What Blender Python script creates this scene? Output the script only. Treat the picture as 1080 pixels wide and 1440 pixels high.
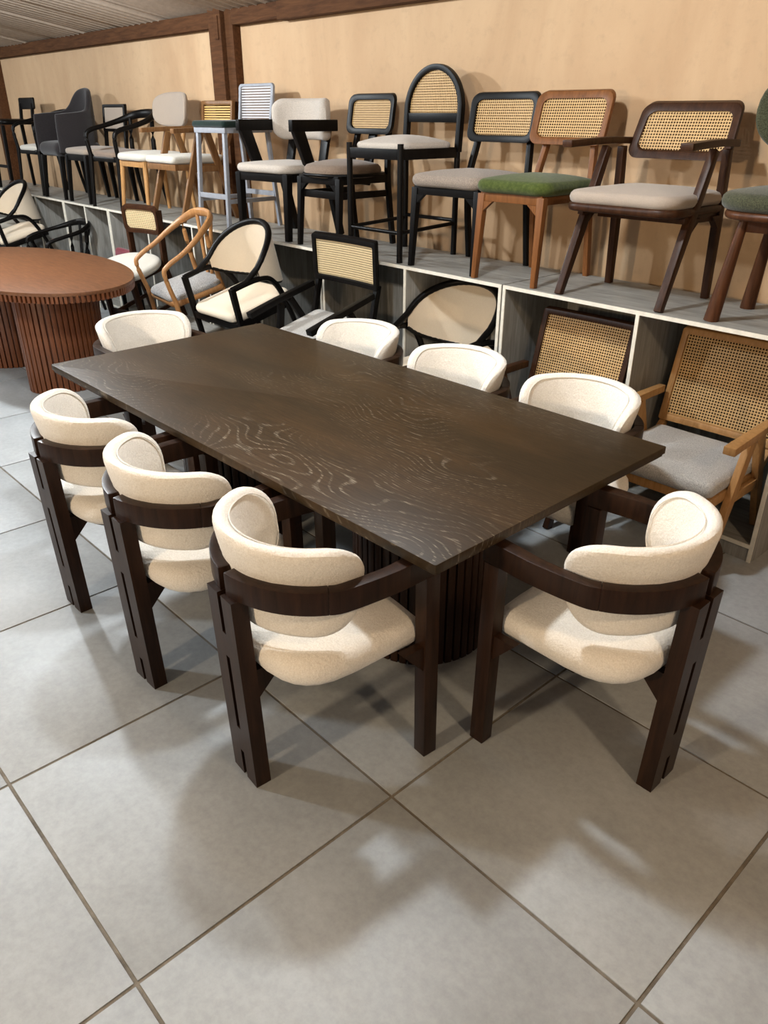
import bpy, bmesh, math, random
from mathutils import Vector, Matrix, Euler
random.seed(7)
for o in list(bpy.data.objects): bpy.data.objects.remove(o)
SC = bpy.context.scene; COL = SC.collection
PI = math.pi; R = math.radians

# ------------------------------------------------------------------ camera
cam = bpy.data.cameras.new('camera'); camo = bpy.data.objects.new('camera', cam); COL.objects.link(camo)
cam.sensor_fit = 'VERTICAL'; cam.sensor_height = 24; cam.lens = 1084.3/1440*24
camo.location = (0, 0, 1.763)
fy = R(46.67); pt = 0.47633; rl = 0.00207
fwd = Vector((0, math.cos(pt), -math.sin(pt))); rt = Vector((1, 0, 0)); up = Vector((0, math.sin(pt), math.cos(pt)))
r2 = math.cos(rl)*rt + math.sin(rl)*up; u2 = -math.sin(rl)*rt + math.cos(rl)*up
rz = Matrix.Rotation(fy, 3, 'Z'); m3 = Matrix((rz@r2, rz@u2, -(rz@fwd))).transposed()
camo.rotation_euler = m3.to_euler(); cam.clip_end = 100
SC.camera = camo

# ------------------------------------------------------------------ world and lamps
w = bpy.data.worlds.new('world'); SC.world = w; w.use_nodes = True
w.node_tree.nodes['Background'].inputs[0].default_value = (0.86, 0.86, 0.86, 1)
w.node_tree.nodes['Background'].inputs[1].default_value = 0.16
def lamp(name, loc, power, col, rad=0.09):
    l = bpy.data.lights.new(name, 'POINT'); l.energy = power; l.color = col; l.shadow_soft_size = rad
    o = bpy.data.objects.new(name, l); o.location = loc; COL.objects.link(o); return o
COOL = (0.86, 0.94, 1.0); WARM = (1.0, 0.76, 0.50)
lamp('ceiling_lamp', (-2.1, 1.75, 2.70), 95, COOL, .07)
lamp('ceiling_lamp', (-6.1, 1.5, 2.72), 190, COOL, .08)
lamp('ceiling_lamp', (-10.6, 1.3, 2.72), 110, COOL, .08)
lamp('ceiling_lamp', (-4.6, -.9, 2.9), 150, COOL, .10)
lamp('warm_lamp', (1.3, 0.9, 2.75), 60, WARM, .08)
lamp('warm_lamp', (-1.6, -2.8, 2.0), 195, WARM, .14)
SC.view_settings.view_transform = 'Standard'; SC.view_settings.look = 'None'
SC.view_settings.gamma = 1; SC.view_settings.exposure = 0.75; SC.view_settings.use_curve_mapping = False

# ------------------------------------------------------------------ materials
def newmat(name):
    m = bpy.data.materials.new(name); m.use_nodes = True; nt = m.node_tree
    return m, nt, nt.nodes['Principled BSDF'], nt.nodes, nt.links
def coords(nt, kind='Object', scale=(1,1,1)):
    tc = nt.nodes.new('ShaderNodeTexCoord'); mp = nt.nodes.new('ShaderNodeMapping'); mp.inputs['Scale'].default_value = scale
    nt.links.new(tc.outputs[kind], mp.inputs[0]); return mp.outputs[0]
def noise(nt, vec, sc, det=4, rough=.5, dist=0):
    n = nt.nodes.new('ShaderNodeTexNoise'); n.inputs['Scale'].default_value = sc; n.inputs['Detail'].default_value = det
    n.inputs['Roughness'].default_value = rough; n.inputs['Distortion'].default_value = dist
    if vec is not None: nt.links.new(vec, n.inputs['Vector'])
    return n.outputs['Fac']
def ramp(nt, fac, stops):
    r = nt.nodes.new('ShaderNodeValToRGB'); e = r.color_ramp.elements
    while len(e) < len(stops): e.new(.5)
    for i, (p, c) in enumerate(stops): e[i].position = p; e[i].color = (*c, 1) if len(c) == 3 else c
    nt.links.new(fac, r.inputs[0]); return r.outputs[0]
def mix(nt, a, b, f, mode='MIX'):
    m = nt.nodes.new('ShaderNodeMix'); m.data_type = 'RGBA'; m.blend_type = mode
    for s, v in ((m.inputs[0], f), (m.inputs[6], a), (m.inputs[7], b)):
        if hasattr(v, 'links'): nt.links.new(v, s)
        elif isinstance(v, tuple): s.default_value = (*v, 1)
        else: s.default_value = v
    return m.outputs[2]
def bump(nt, b, h, strength=.3, dist=.002):
    n = nt.nodes.new('ShaderNodeBump'); n.inputs['Strength'].default_value = strength; n.inputs['Distance'].default_value = dist
    nt.links.new(h, n.inputs['Height']); nt.links.new(n.outputs[0], b.inputs['Normal'])
def wood(name, c1, c2, rough=.4, stretch=(18,18,1.6), bs=.15, sc=1.0, spec=.5):
    m, nt, b, N, L = newmat(name); v = coords(nt, 'Object', stretch)
    n = noise(nt, v, 3*sc, 8, .62, .6)
    L.new(ramp(nt, n, [(.3, c1), (.7, c2)]), b.inputs['Base Color']); b.inputs['Roughness'].default_value = rough
    b.inputs['Specular IOR Level'].default_value = spec
    bump(nt, b, n, bs, .001); return m
def fabric(name, c1, c2, sc=260, bs=.5, rough=.95, sheen=.2, big=None):
    m, nt, b, N, L = newmat(name); v = coords(nt, 'Object')
    n = noise(nt, v, sc, 3, .7)
    L.new(ramp(nt, n, [(.35, c1), (.65, c2)]), b.inputs['Base Color']); b.inputs['Roughness'].default_value = rough
    b.inputs['Sheen Weight'].default_value = sheen; b.inputs['Specular IOR Level'].default_value = .15
    h = noise(nt, v, big or sc*.45, 4, .7); bump(nt, b, h, bs, .004); return m
def plain(name, c, rough=.5, metal=0, spec=.5):
    m, nt, b, N, L = newmat(name); n = noise(nt, coords(nt, 'Object'), 30, 4)
    c2 = tuple(x*.85 for x in c)
    L.new(ramp(nt, n, [(.3, c2), (.7, c)]), b.inputs['Base Color'])
    b.inputs['Roughness'].default_value = rough; b.inputs['Metallic'].default_value = metal; b.inputs['Specular IOR Level'].default_value = spec
    return m
def cane(name, c1, c2, pitch=.0135, hole=.33, ribs=False):
    m, nt, b, N, L = newmat(name)
    uv = nt.nodes.new('ShaderNodeUVMap'); sep = nt.nodes.new('ShaderNodeSeparateXYZ'); L.new(uv.outputs[0], sep.inputs[0])
    def mth(op, a, bb=None):
        n = nt.nodes.new('ShaderNodeMath'); n.operation = op
        for i, x in enumerate((a, bb)):
            if x is None: continue
            if hasattr(x, 'links'): L.new(x, n.inputs[i])
            else: n.inputs[i].default_value = x
        return n.outputs[0]
    def cell(o, p): return mth('SUBTRACT', mth('FRACT', mth('MULTIPLY', o, 1/p)), .5)
    cu, cv = cell(sep.outputs[0], pitch*(3 if ribs else 1)), cell(sep.outputs[1], pitch)
    if ribs: d = mth('ABSOLUTE', cv); hm = mth('LESS_THAN', d, hole)
    else:
        d = mth('SQRT', mth('ADD', mth('MULTIPLY', cu, cu), mth('MULTIPLY', cv, cv))); hm = mth('LESS_THAN', d, hole)
    n = noise(nt, coords(nt, 'UV', (4, 40, 4)), 8, 4)
    L.new(ramp(nt, n, [(.3, c1), (.7, c2)]), b.inputs['Base Color']); b.inputs['Roughness'].default_value = .55
    bump(nt, b, d, .6, .002)
    hole_shade = nt.nodes.new('ShaderNodeBsdfDiffuse'); hole_shade.inputs[0].default_value = (.05,.022,.008, 1)  # shade behind the weave holes, painted in as mostly opaque dark brown
    m0 = nt.nodes.new('ShaderNodeMixShader'); L.new(hm, m0.inputs[0]); L.new(b.outputs[0], m0.inputs[1]); L.new(hole_shade.outputs[0], m0.inputs[2])
    hm = mth('MULTIPLY', mth('LESS_THAN', d, hole*.75), .55)
    tr = nt.nodes.new('ShaderNodeBsdfTransparent'); mx = nt.nodes.new('ShaderNodeMixShader')
    L.new(hm, mx.inputs[0]); L.new(m0.outputs[0], mx.inputs[1]); L.new(tr.outputs[0], mx.inputs[2])
    L.new(mx.outputs[0], nt.nodes['Material Output'].inputs[0]); return m
M = {}
M['dkwood'] = wood('dark walnut stained wood', (.012,.0052,.0028), (.034,.0145,.0072), .36, spec=.2)
M['boucle'] = fabric('cream boucle', (.74,.68,.59), (.88,.83,.75), 220, .9, big=95)
M['black'] = wood('black stained wood', (.0022,.0018,.0016), (.0055,.0042,.0036), .40, spec=.14)
M['walnut'] = wood('walnut wood', (.045,.016,.0065), (.10,.037,.015), .38, spec=.18)
M['dwal'] = wood('deep walnut wood', (.022,.0085,.004), (.055,.022,.0095), .38, spec=.16)
M['teak'] = wood('teak wood', (.12,.043,.012), (.22,.085,.026), .42, spec=.2)
M['oak'] = wood('light oak wood', (.33,.165,.055), (.47,.25,.095), .45, spec=.3)
M['brownoak'] = wood('brown oak wood', (.13,.058,.020), (.22,.11,.042), .42, spec=.3)
M['ash'] = wood('honey ash wood', (.32,.145,.045), (.45,.22,.08), .42)
M['oatmeal'] = fabric('oatmeal fabric', (.36,.31,.26), (.60,.53,.46), 300, .3)
M['beige'] = fabric('beige fabric', (.30,.24,.19), (.37,.30,.24), 380, .2)
M['taupe'] = fabric('taupe tweed', (.15,.115,.09), (.34,.275,.22), 280, .3)
M['dtaupe'] = fabric('dark taupe tweed', (.15,.105,.075), (.26,.19,.14), 280, .3)
M['grey'] = fabric('grey tweed', (.10,.095,.095), (.50,.48,.46), 200, .3)
M['lgrey'] = fabric('light grey weave', (.28,.265,.245), (.60,.57,.53), 260, .3)
M['cream'] = fabric('cream linen', (.68,.56,.42), (.76,.65,.50), 350, .15)
M['white'] = fabric('off white fabric', (.50,.465,.40), (.60,.57,.50), 300, .2)
M['green'] = fabric('olive green velvet', (.040,.056,.010), (.072,.092,.020), 60, .15, sheen=.15)
M['mossgreen'] = fabric('moss green boucle', (.022,.023,.011), (.075,.075,.042), 200, .5)
M['charcoal'] = fabric('charcoal fabric', (.017,.014,.0145), (.028,.024,.025), 200, .1)
M['crimson'] = fabric('crimson velvet', (.13,.006,.018), (.20,.012,.03), 60, .1, sheen=.4)
M['darkgreen'] = fabric('bottle green velvet', (.004,.012,.010), (.008,.022,.017), 60, .1)
M['greymetal'] = plain('light grey painted metal', (.29,.30,.33), .5)
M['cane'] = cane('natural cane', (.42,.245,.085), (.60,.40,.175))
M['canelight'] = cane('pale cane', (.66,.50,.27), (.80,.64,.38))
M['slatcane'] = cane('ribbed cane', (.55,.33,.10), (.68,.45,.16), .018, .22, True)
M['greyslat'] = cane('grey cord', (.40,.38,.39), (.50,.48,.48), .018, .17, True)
M['edge'] = plain('cream edge banding', (.80,.75,.64), .5)

def tiletop():
    m, nt, b, N, L = newmat('grey porcelain tile')
    g = nt.nodes.new('ShaderNodeNewGeometry'); pos = g.outputs['Position']
    oi = nt.nodes.new('ShaderNodeObjectInfo')
    n1 = noise(nt, pos, 2.2, 8, .6, .4); n2 = noise(nt, pos, 38, 5, .7)
    c = ramp(nt, n1, [(.3, (.295,.310,.315)), (.7, (.415,.436,.445))])
    c = mix(nt, c, ramp(nt, n2, [(.25, (.74,.74,.74)), (.62, (1,1,1))]), .7, 'MULTIPLY')
    vo = noise(nt, pos, 9, 6, .8); c = mix(nt, c, (.20,.19,.175), ramp(nt, vo, [(.68, (0,0,0)), (.78, (.45,.45,.45))]))
    c = mix(nt, c, ramp(nt, oi.outputs['Random'], [(0, (.93,.93,.93)), (1, (1,1,1))]), 1., 'MULTIPLY')
    L.new(c, b.inputs['Base Color'])
    L.new(ramp(nt, n1, [(.3, (.40,)*3), (.7, (.54,)*3)]), b.inputs['Roughness'])
    bump(nt, b, n2, .08, .001); return m
M['tile'] = tiletop()
def grout():
    m, nt, b, N, L = newmat('grout'); g = nt.nodes.new('ShaderNodeNewGeometry')
    L.new(ramp(nt, noise(nt, g.outputs['Position'], 14, 6, .7), [(.3, (.085,.072,.055)), (.7, (.22,.19,.15))]), b.inputs['Base Color']); b.inputs['Roughness'].default_value = .95; return m
M['grout'] = grout()
def plaster():
    m, nt, b, N, L = newmat('peach plaster'); v = coords(nt, 'Object', (1, 1, .35))
    n = noise(nt, v, 1.6, 8, .6, .5); n2 = noise(nt, coords(nt, 'Object'), 14, 8, .7)
    c = ramp(nt, n, [(.3, (.44,.275,.15)), (.7, (.57,.385,.225))])
    c = mix(nt, c, (.38,.26,.15), ramp(nt, n2, [(.52, (0,0,0)), (.75, (.5,.5,.5))]))
    L.new(c, b.inputs['Base Color']); b.inputs['Roughness'].default_value = .85; bump(nt, b, n2, .25, .006); return m
M['plaster'] = plaster()
def laminate():
    m, nt, b, N, L = newmat('grey oak laminate'); v = coords(nt, 'Object', (1.2, 14, 14)); n = noise(nt, v, 2.4, 8, .65, .8)
    v2 = coords(nt, 'Object', (14, 14, 1.2)); n2 = noise(nt, v2, 2.4, 8, .65, .8)
    g = nt.nodes.new('ShaderNodeNewGeometry'); s = nt.nodes.new('ShaderNodeSeparateXYZ'); L.new(g.outputs['Normal'], s.inputs[0])
    a = nt.nodes.new('ShaderNodeMath'); a.operation = 'ABSOLUTE'; L.new(s.outputs[2], a.inputs[0])
    st = [(.3, (.175,.165,.145)), (.52, (.27,.26,.235)), (.72, (.37,.36,.33))]
    L.new(mix(nt, ramp(nt, n2, st), ramp(nt, n, st), a.outputs[0]), b.inputs['Base Color'])
    b.inputs['Roughness'].default_value = .5; return m
M['laminate'] = laminate()
def tabletop():
    m, nt, b, N, L = newmat('dark oak veneer'); v = coords(nt, 'Object', (1, 1, 1))
    warp = noise(nt, coords(nt, 'Object', (.8, 1.5, 1)), 1.3, 2, .4)
    wv = nt.nodes.new('ShaderNodeTexWave'); wv.wave_type = 'BANDS'; wv.bands_direction = 'Y'
    add = nt.nodes.new('ShaderNodeVectorMath'); add.operation = 'ADD'; cmb = nt.nodes.new('ShaderNodeCombineXYZ')
    L.new(warp, cmb.inputs[1]); L.new(v, add.inputs[0]); L.new(cmb.outputs[0], add.inputs[1]); L.new(add.outputs[0], wv.inputs['Vector'])
    wv.inputs['Scale'].default_value = 15; wv.inputs['Distortion'].default_value = .5; wv.inputs['Detail'].default_value = 4; wv.inputs['Detail Scale'].default_value = 5
    fine = noise(nt, coords(nt, 'Object', (5, 95, 1)), 2.2, 6, .7)
    broad = noise(nt, coords(nt, 'Object', (1, 4, 1)), 1.3, 4, .5)
    c = ramp(nt, fine, [(.3, (.022,.0135,.0055)), (.7, (.050,.031,.0135))])
    c = mix(nt, c, ramp(nt, broad, [(.35, (.75,.75,.75)), (.65, (1.35,1.2,1.1))]), .8, 'MULTIPLY')
    # pale open pores follow the cathedral lines in patches
    line = ramp(nt, wv.outputs['Fac'], [(.80, (0,0,0)), (.97, (1,1,1))])
    patch = ramp(nt, noise(nt, coords(nt, 'Object', (1.0, 2.4, 1)), 1.1, 3, .5), [(.43, (0,0,0)), (.60, (1,1,1))])
    fl = ramp(nt, noise(nt, coords(nt, 'Object', (7, 110, 1)), 2.2, 3, .6), [(.52, (0,0,0)), (.64, (1,1,1))])
    k = mix(nt, mix(nt, line, patch, 1., 'MULTIPLY'), fl, .93, 'MULTIPLY')
    c = mix(nt, c, (.20,.165,.12), k)
    L.new(c, b.inputs['Base Color']); b.inputs['Roughness'].default_value = .45; b.inputs['Specular IOR Level'].default_value = .2; bump(nt, b, fine, .12, .001); return m
M['top'] = tabletop()
M['redwood'] = wood('reddish mahogany veneer', (.10,.036,.012), (.19,.076,.029), .45, (2.4,14,14), .1)
M['redslat'] = wood('reddish mahogany slat', (.10,.029,.008), (.19,.060,.019), .4, (14,14,1.5), .1)
M['beamwood'] = wood('rough dark brown timber', (.050,.019,.007), (.105,.043,.016), .8, (1.5,14,14), .6, spec=.15)
M['sheet'] = plain('weathered roof sheet', (.40,.32,.25), .8, spec=.1)

# ------------------------------------------------------------------ geometry
class G:
    def __init__(s): s.v = []; s.f = []; s.uv = {}
    def add(s, vs, fs, uvs=None):
        k = len(s.v); s.v += [tuple(x) for x in vs]; s.f += [tuple(i+k for i in f) for f in fs]
        if uvs:
            for i, u in enumerate(uvs): s.uv[k+i] = u
        return s
    def box(s, x0, x1, y0, y1, z0, z1):
        vs = [(x, y, z) for x in (x0, x1) for y in (y0, y1) for z in (z0, z1)]
        return s.add(vs, [(0,1,3,2), (4,6,7,5), (0,4,5,1), (2,3,7,6), (0,2,6,4), (1,5,7,3)])
    def beam(s, p0, p1, a, b=None, side=(1,0,0)):        # a=(width along side, depth) at p0, b at p1
        b = b or a; p0 = Vector(p0); p1 = Vector(p1); d = (p1-p0).normalized(); sd = Vector(side); sd = (sd-d*sd.dot(d)).normalized(); q = d.cross(sd)
        vs = []
        for p, (w_, h_) in ((p0, a), (p1, b)):
            for i, j in ((-1,-1), (1,-1), (1,1), (-1,1)): vs.append(p+sd*(i*w_/2)+q*(j*h_/2))
        return s.add(vs, [(3,2,1,0), (4,5,6,7), (0,1,5,4), (1,2,6,5), (2,3,7,6), (3,0,4,7)])
    def tube(s, pts, r, n=10, sm=True, upv=(0,0,1), flat=None, closed=False):
        P = smooth(pts, 5, closed) if sm else [Vector(p) for p in pts]
        m = len(P); k = len(pts)
        rr = [r]*m if not isinstance(r, (list, tuple)) else [lerpl(r, i/(m-1)) for i in range(m)]
        ff = [flat or 1]*m if not isinstance(flat, (list, tuple)) else [lerpl(flat, i/(m-1)) for i in range(m)]
        vs = []
        for i, p in enumerate(P):
            if closed: d = (P[(i+1) % m]-P[i-1]).normalized()
            else: d = (P[min(i+1, m-1)]-P[max(i-1, 0)]).normalized()
            u = Vector(upv); u = u-d*u.dot(d)
            if u.length < .05: u = Vector((0, 1, 0)); u = u-d*u.dot(d)
            u.normalize(); q = d.cross(u)
            for j in range(n):
                a = 2*PI*j/n; vs.append(p+u*(math.cos(a)*rr[i])+q*(math.sin(a)*rr[i]*ff[i]))
        fs = []
        for i in range(m if closed else m-1):
            i2 = (i+1) % m
            for j in range(n): fs.append((i*n+j, i*n+(j+1) % n, i2*n+(j+1) % n, i2*n+j))
        if not closed: fs += [tuple(range(n))[::-1], tuple((m-1)*n+j for j in range(n))]
        return s.add(vs, fs)
    def sweep(s, pts, w_, h_, upv=(0,0,1), sm=True, sub=5, closed=False):   # rectangular section: w_ sideways, h_ along up
        P = smooth(pts, sub, closed) if sm else [Vector(p) for p in pts]; m = len(P); vs = []
        for i, p in enumerate(P):
            if closed: d = (P[(i+1) % m]-P[i-1]).normalized()
            else: d = (P[min(i+1, m-1)]-P[max(i-1, 0)]).normalized()
            u = Vector(upv); u = (u-d*u.dot(d)).normalized(); q = d.cross(u)
            W = lerpl(w_, i/(m-1)) if isinstance(w_, (list, tuple)) else w_; H = lerpl(h_, i/(m-1)) if isinstance(h_, (list, tuple)) else h_
            for a, b in ((-1,-1), (1,-1), (1,1), (-1,1)): vs.append(p+q*(a*W/2)+u*(b*H/2))
        fs = []
        for i in range(m if closed else m-1):
            i2 = (i+1) % m
            for j in range(4): fs.append((i*4+j, i*4+(j+1) % 4, i2*4+(j+1) % 4, i2*4+j))
        if not closed: fs += [(3,2,1,0), tuple((m-1)*4+j for j in range(4))]
        return s.add(vs, fs)
    def pad(s, outl, mp, th, dome=0, edge=.5, nr=7, back=True, uv=False):
        # cushion over a closed 2-D outline; mp(u, v, w) -> xyz; th = thickness, rounded edge, dome = extra swell
        n = len(outl); cx = sum(p[0] for p in outl)/n; cy = sum(p[1] for p in outl)/n
        prof = []
        ne = 6
        for i in range(ne+1):                                        # rounded rim
            a = -PI/2+PI*i/ne; prof.append(('rim', math.cos(a), math.sin(a)))
        rim = th/2*edge*2
        ring = []; vs = []; uvs = []
        ins = min(th/2, .5*min(max(abs(p[0]-cx) for p in outl), max(abs(p[1]-cy) for p in outl)))*edge*2
        def put(f, off, wv):
            k = len(vs)
            for (x, y) in outl:
                dx, dy = x-cx, y-cy; L_ = math.hypot(dx, dy) or 1; g = max(0, f*(1-off/L_))
                u, v = cx+dx*g, cy+dy*g; vs.append(mp(u, v, wv)); uvs.append((u, v))
            return k
        rows = []
        for j in range(nr):                                          # back face from centre outwards
            f = (j+.6)/nr*.93; rows.append(put(f, ins, -th/2-(dome*(1-f*f) if back else 0)))
        for _, c, sn in prof: rows.append(put(1, ins*(1-c), sn*th/2))
        for j in range(nr):
            f = (nr-1-j+.6)/nr*.93; rows.append(put(f, ins, th/2+dome*(1-f*f)))
        fs = []
        for a, b in zip(rows[:-1], rows[1:]):
            for j in range(n): fs.append((a+j, b+j, b+(j+1) % n, a+(j+1) % n))
        k = len(vs); vs.append(mp(cx, cy, -th/2-(dome if back else 0))); uvs.append((cx, cy)); vs.append(mp(cx, cy, th/2+dome)); uvs.append((cx, cy))
        for j in range(n): fs.append((k, rows[0]+j, rows[0]+(j+1) % n)); fs.append((k+1, rows[-1]+(j+1) % n, rows[-1]+j))
        return s.add(vs, fs, uvs)
    def frame(s, outer, inner, mp, th):                              # flat ring between two outlines of the same point count
        n = len(outer); vs = []
        for o, wv in ((outer, -th/2), (outer, th/2), (inner, th/2), (inner, -th/2)): vs += [mp(x, y, wv) for x, y in o]
        fs = []
        for k in range(4):
            a, b = k*n, ((k+1) % 4)*n
            for j in range(n): fs.append((a+j, b+j, b+(j+1) % n, a+(j+1) % n))
        return s.add(vs, fs)
    def prism(s, outl, z0, z1):
        n = len(outl); vs = [(x, y, z0) for x, y in outl]+[(x, y, z1) for x, y in outl]
        return s.add(vs, [tuple(range(n))[::-1], tuple(range(n, 2*n))]+[(j, (j+1) % n, n+(j+1) % n, n+j) for j in range(n)])
    def mesh(s, name, mat, bevel=0, ang=38):
        me = bpy.data.meshes.new(name); me.from_pydata(s.v, [], s.f); me.materials.append(mat)
        if s.uv:
            ul = me.uv_layers.new(name='UVMap')
            for l in me.loops: ul.data[l.index].uv = s.uv.get(l.vertex_index, (0, 0))
        bm = bmesh.new(); bm.from_mesh(me); bmesh.ops.recalc_face_normals(bm, faces=bm.faces)
        if bevel:
            ed = [e for e in bm.edges if len(e.link_faces) == 2 and e.calc_face_angle(0) > R(40)]
            bmesh.ops.bevel(bm, geom=ed, offset=bevel, segments=2, affect='EDGES', profile=.6, clamp_overlap=True)
        bm.to_mesh(me); bm.free()
        me.polygons.foreach_set('use_smooth', [True]*len(me.polygons)); me.set_sharp_from_angle(angle=R(ang)); me.update()
        return me
def lerpl(l, t):
    x = t*(len(l)-1); i = min(int(x), len(l)-2); return l[i]+(l[i+1]-l[i])*(x-i)
def smooth(pts, sub=5, closed=False):
    P = [Vector(p) for p in pts]; n = len(P); out = []
    for i in range(n if closed else n-1):
        if closed: a, b, c, d = P[i-1], P[i], P[(i+1) % n], P[(i+2) % n]
        else: a, b, c, d = P[max(i-1, 0)], P[i], P[i+1], P[min(i+2, n-1)]
        for k in range(sub):
            t = k/sub; out.append(.5*((2*b)+(c-a)*t+(2*a-5*b+4*c-d)*t*t+(3*b-a-3*c+d)*t**3))
    if not closed: out.append(P[-1])
    return out
def rrect(w_, h_, r, n=6, cx=0, cy=0, taper=0):
    # rounded rectangle; r may be (bottom, top); taper widens the top
    rb, rt_ = r if isinstance(r, tuple) else (r, r); o = []
    for sx, sy, a0, rr in ((1,-1,-PI/2,rb), (1,1,0,rt_), (-1,1,PI/2,rt_), (-1,-1,PI,rb)):
        ww = w_/2+(taper/2 if sy > 0 else -taper/2)
        for k in range(n+1):
            a = a0+PI/2*k/n; o.append((cx+sx*(ww-rr)+rr*math.cos(a), cy+sy*(h_/2-rr)+rr*math.sin(a)))
    # densify the straight runs so curved panels bend smoothly
    out = []
    for i, p in enumerate(o):
        q = o[(i+1) % len(o)]; L_ = math.hypot(q[0]-p[0], q[1]-p[1]); k = max(1, int(L_/.032))
        for j in range(k): out.append((p[0]+(q[0]-p[0])*j/k, p[1]+(q[1]-p[1])*j/k))
    return out
def sellipse(a, b, e=2.6, n=44, cx=0, cy=0):
    o = []
    for i in range(n):
        t = 2*PI*i/n; c, s_ = math.cos(t), math.sin(t)
        o.append((cx+a*math.copysign(abs(c)**(2/e), c), cy+b*math.copysign(abs(s_)**(2/e), s_)))
    return o
def flatmap(z, y0=0, tilt=0): return lambda u, v, w_: (u, y0+v, z+w_+tilt*v)
def backmap(y0, z0, tilt=.12, curve=.5):                             # front of the chair is -Y
    c, s_ = math.cos(tilt), math.sin(tilt)
    return lambda u, v, w_: (u, y0+v*s_-curve*u*u-w_*c, z0+v*c-w_*s_)

def put(name, g, mat, parent=None, bevel=0, label=None):
    me = g if isinstance(g, bpy.types.Mesh) else g.mesh(name, M[mat], bevel)
    o = bpy.data.objects.new(name, me); COL.objects.link(o); o.parent = parent
    if label: o['label'] = label
    return o
def thing(name, label, cat, loc=(0,0,0), rz=0, tilt=0, group=None):
    o = bpy.data.objects.new(name, None); COL.objects.link(o); o.empty_display_size = .1
    o.location = loc; o.rotation_euler = (tilt, 0, rz); o['label'] = label; o['category'] = cat
    if group: o['group'] = group
    return o
def struct(name, g, mat, parent=None, bevel=0):
    o = put(name, g, mat, parent, bevel)
    if parent is None: o['kind'] = 'structure'
    return o
def copy_tree(o, parent=None):
    c = o.copy(); COL.objects.link(c); c.parent = parent
    for ch in [x for x in KIDS.get(o.name, [])] if o.name in KIDS else list(o.children): copy_tree(ch, c)
    return c
KIDS = {}

# ------------------------------------------------------------------ setting
# floor: grout bed and 80 cm tiles
gb = G().box(-16, 5, -6, 4.6, -.05, -.0035); floor = struct('floor', gb, 'grout')
tm = G().box(-.3952, .3952, -.3952, .3952, -.02, 0).mesh('tile', M['tile'], .0012)
ga = R(-.45); ex = Vector((math.cos(ga), math.sin(ga), 0))*.8; ey = Vector((-math.sin(ga), math.cos(ga), 0))*.8
for i in range(-17, 5):
    for j in range(-4, 4):
        p = Vector((-1.157, 1.125, 0))+ex*(i+.5)+ey*(j+.5)
        if p.y > 4.2: continue
        o = bpy.data.objects.new('tile', tm); COL.objects.link(o); o.location = p; o.rotation_euler = (0, 0, ga); o.parent = floor
# wall-aligned frame: x along wall, front face of cabinets at wf(x)
WA = -math.atan(.0246)
def W(x, dy=0, z=0): return Vector((x, 3.187+.0246*(-1.02-x), z))+Vector((0, dy, 0))
wallo = struct('wall_back', G().box(-13, 13, 0, .12, 0, 3.2), 'plaster'); wallo.location = W(-3, .70); wallo.rotation_euler = (0, 0, WA)
# timber beam lengths and post
def wall_piece(name, x0, x1, d0, d1, z0, z1, mat, bevel=.004, parent=None):
    g = G().box(x0+3, x1+3, d0, d1, z0, z1); o = struct(name, g, mat, parent, bevel); 
    if parent is None: o.location = W(-3, 0); o.rotation_euler = (0, 0, WA)
    return o
wall_piece('trim_1', -16, -6.17, .62, .72, 2.365, 2.475, 'beamwood')
wall_piece('trim_2', -5.90, -5.28, .62, .72, 2.37, 2.475, 'beamwood')
wall_piece('trim_3', -5.28, 5, .61, .72, 2.36, 2.475, 'beamwood')
post = wall_piece('trim_4', -6.19, -6.01, .59, .72, 0, 2.50, 'beamwood')
wall_piece('trim_5', -6.01, -5.90, .63, .72, 0, 2.48, 'beamwood')
wall_piece('trim_6', -11.62, -11.40, .59, .72, 0, 2.48, 'beamwood')
pl = G().box(-3.09, -3.04, .582, .592, 2.28, 2.44); put('iron_bracket', pl, 'beamwood', post, .002)
# corrugated roof sheets, pitched up towards the camera
ceil = bpy.data.objects.new('ceiling', None); COL.objects.link(ceil); ceil['kind'] = 'structure'
ceil.location = W(-3, .74, 2.452); ceil.rotation_euler = (-R(9.5), 0, WA)
def sheet_mesh(wd, ln):
    g = G(); nx = int(wd/.0192); vs = []
    for k, y in enumerate((0, -ln)):
        for i in range(nx+1):
            x = i*wd/nx; vs.append((x, y, .026*math.sin(2*PI*x/.115)))
    g.add(vs, [(i, i+1, nx+2+i, nx+1+i) for i in range(nx)]); return g.mesh('roof_sheet', M['sheet'])
sm_ = sheet_mesh(.86, 2.0)
for i in range(-15, 7):
    for j in range(3):
        o = bpy.data.objects.new('roof_sheet', sm_); COL.objects.link(o); o.parent = ceil
        o.location = (i*.80+random.uniform(-.02, .02), -j*1.85, .02+j*.012+(i % 2)*.012); o.rotation_euler = (0, 0, R(random.uniform(-.4, .4)))
struct('trim_7', G().box(-9, 8, -1.9, -1.82, -.02, -.0), 'beamwood', ceil)

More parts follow.
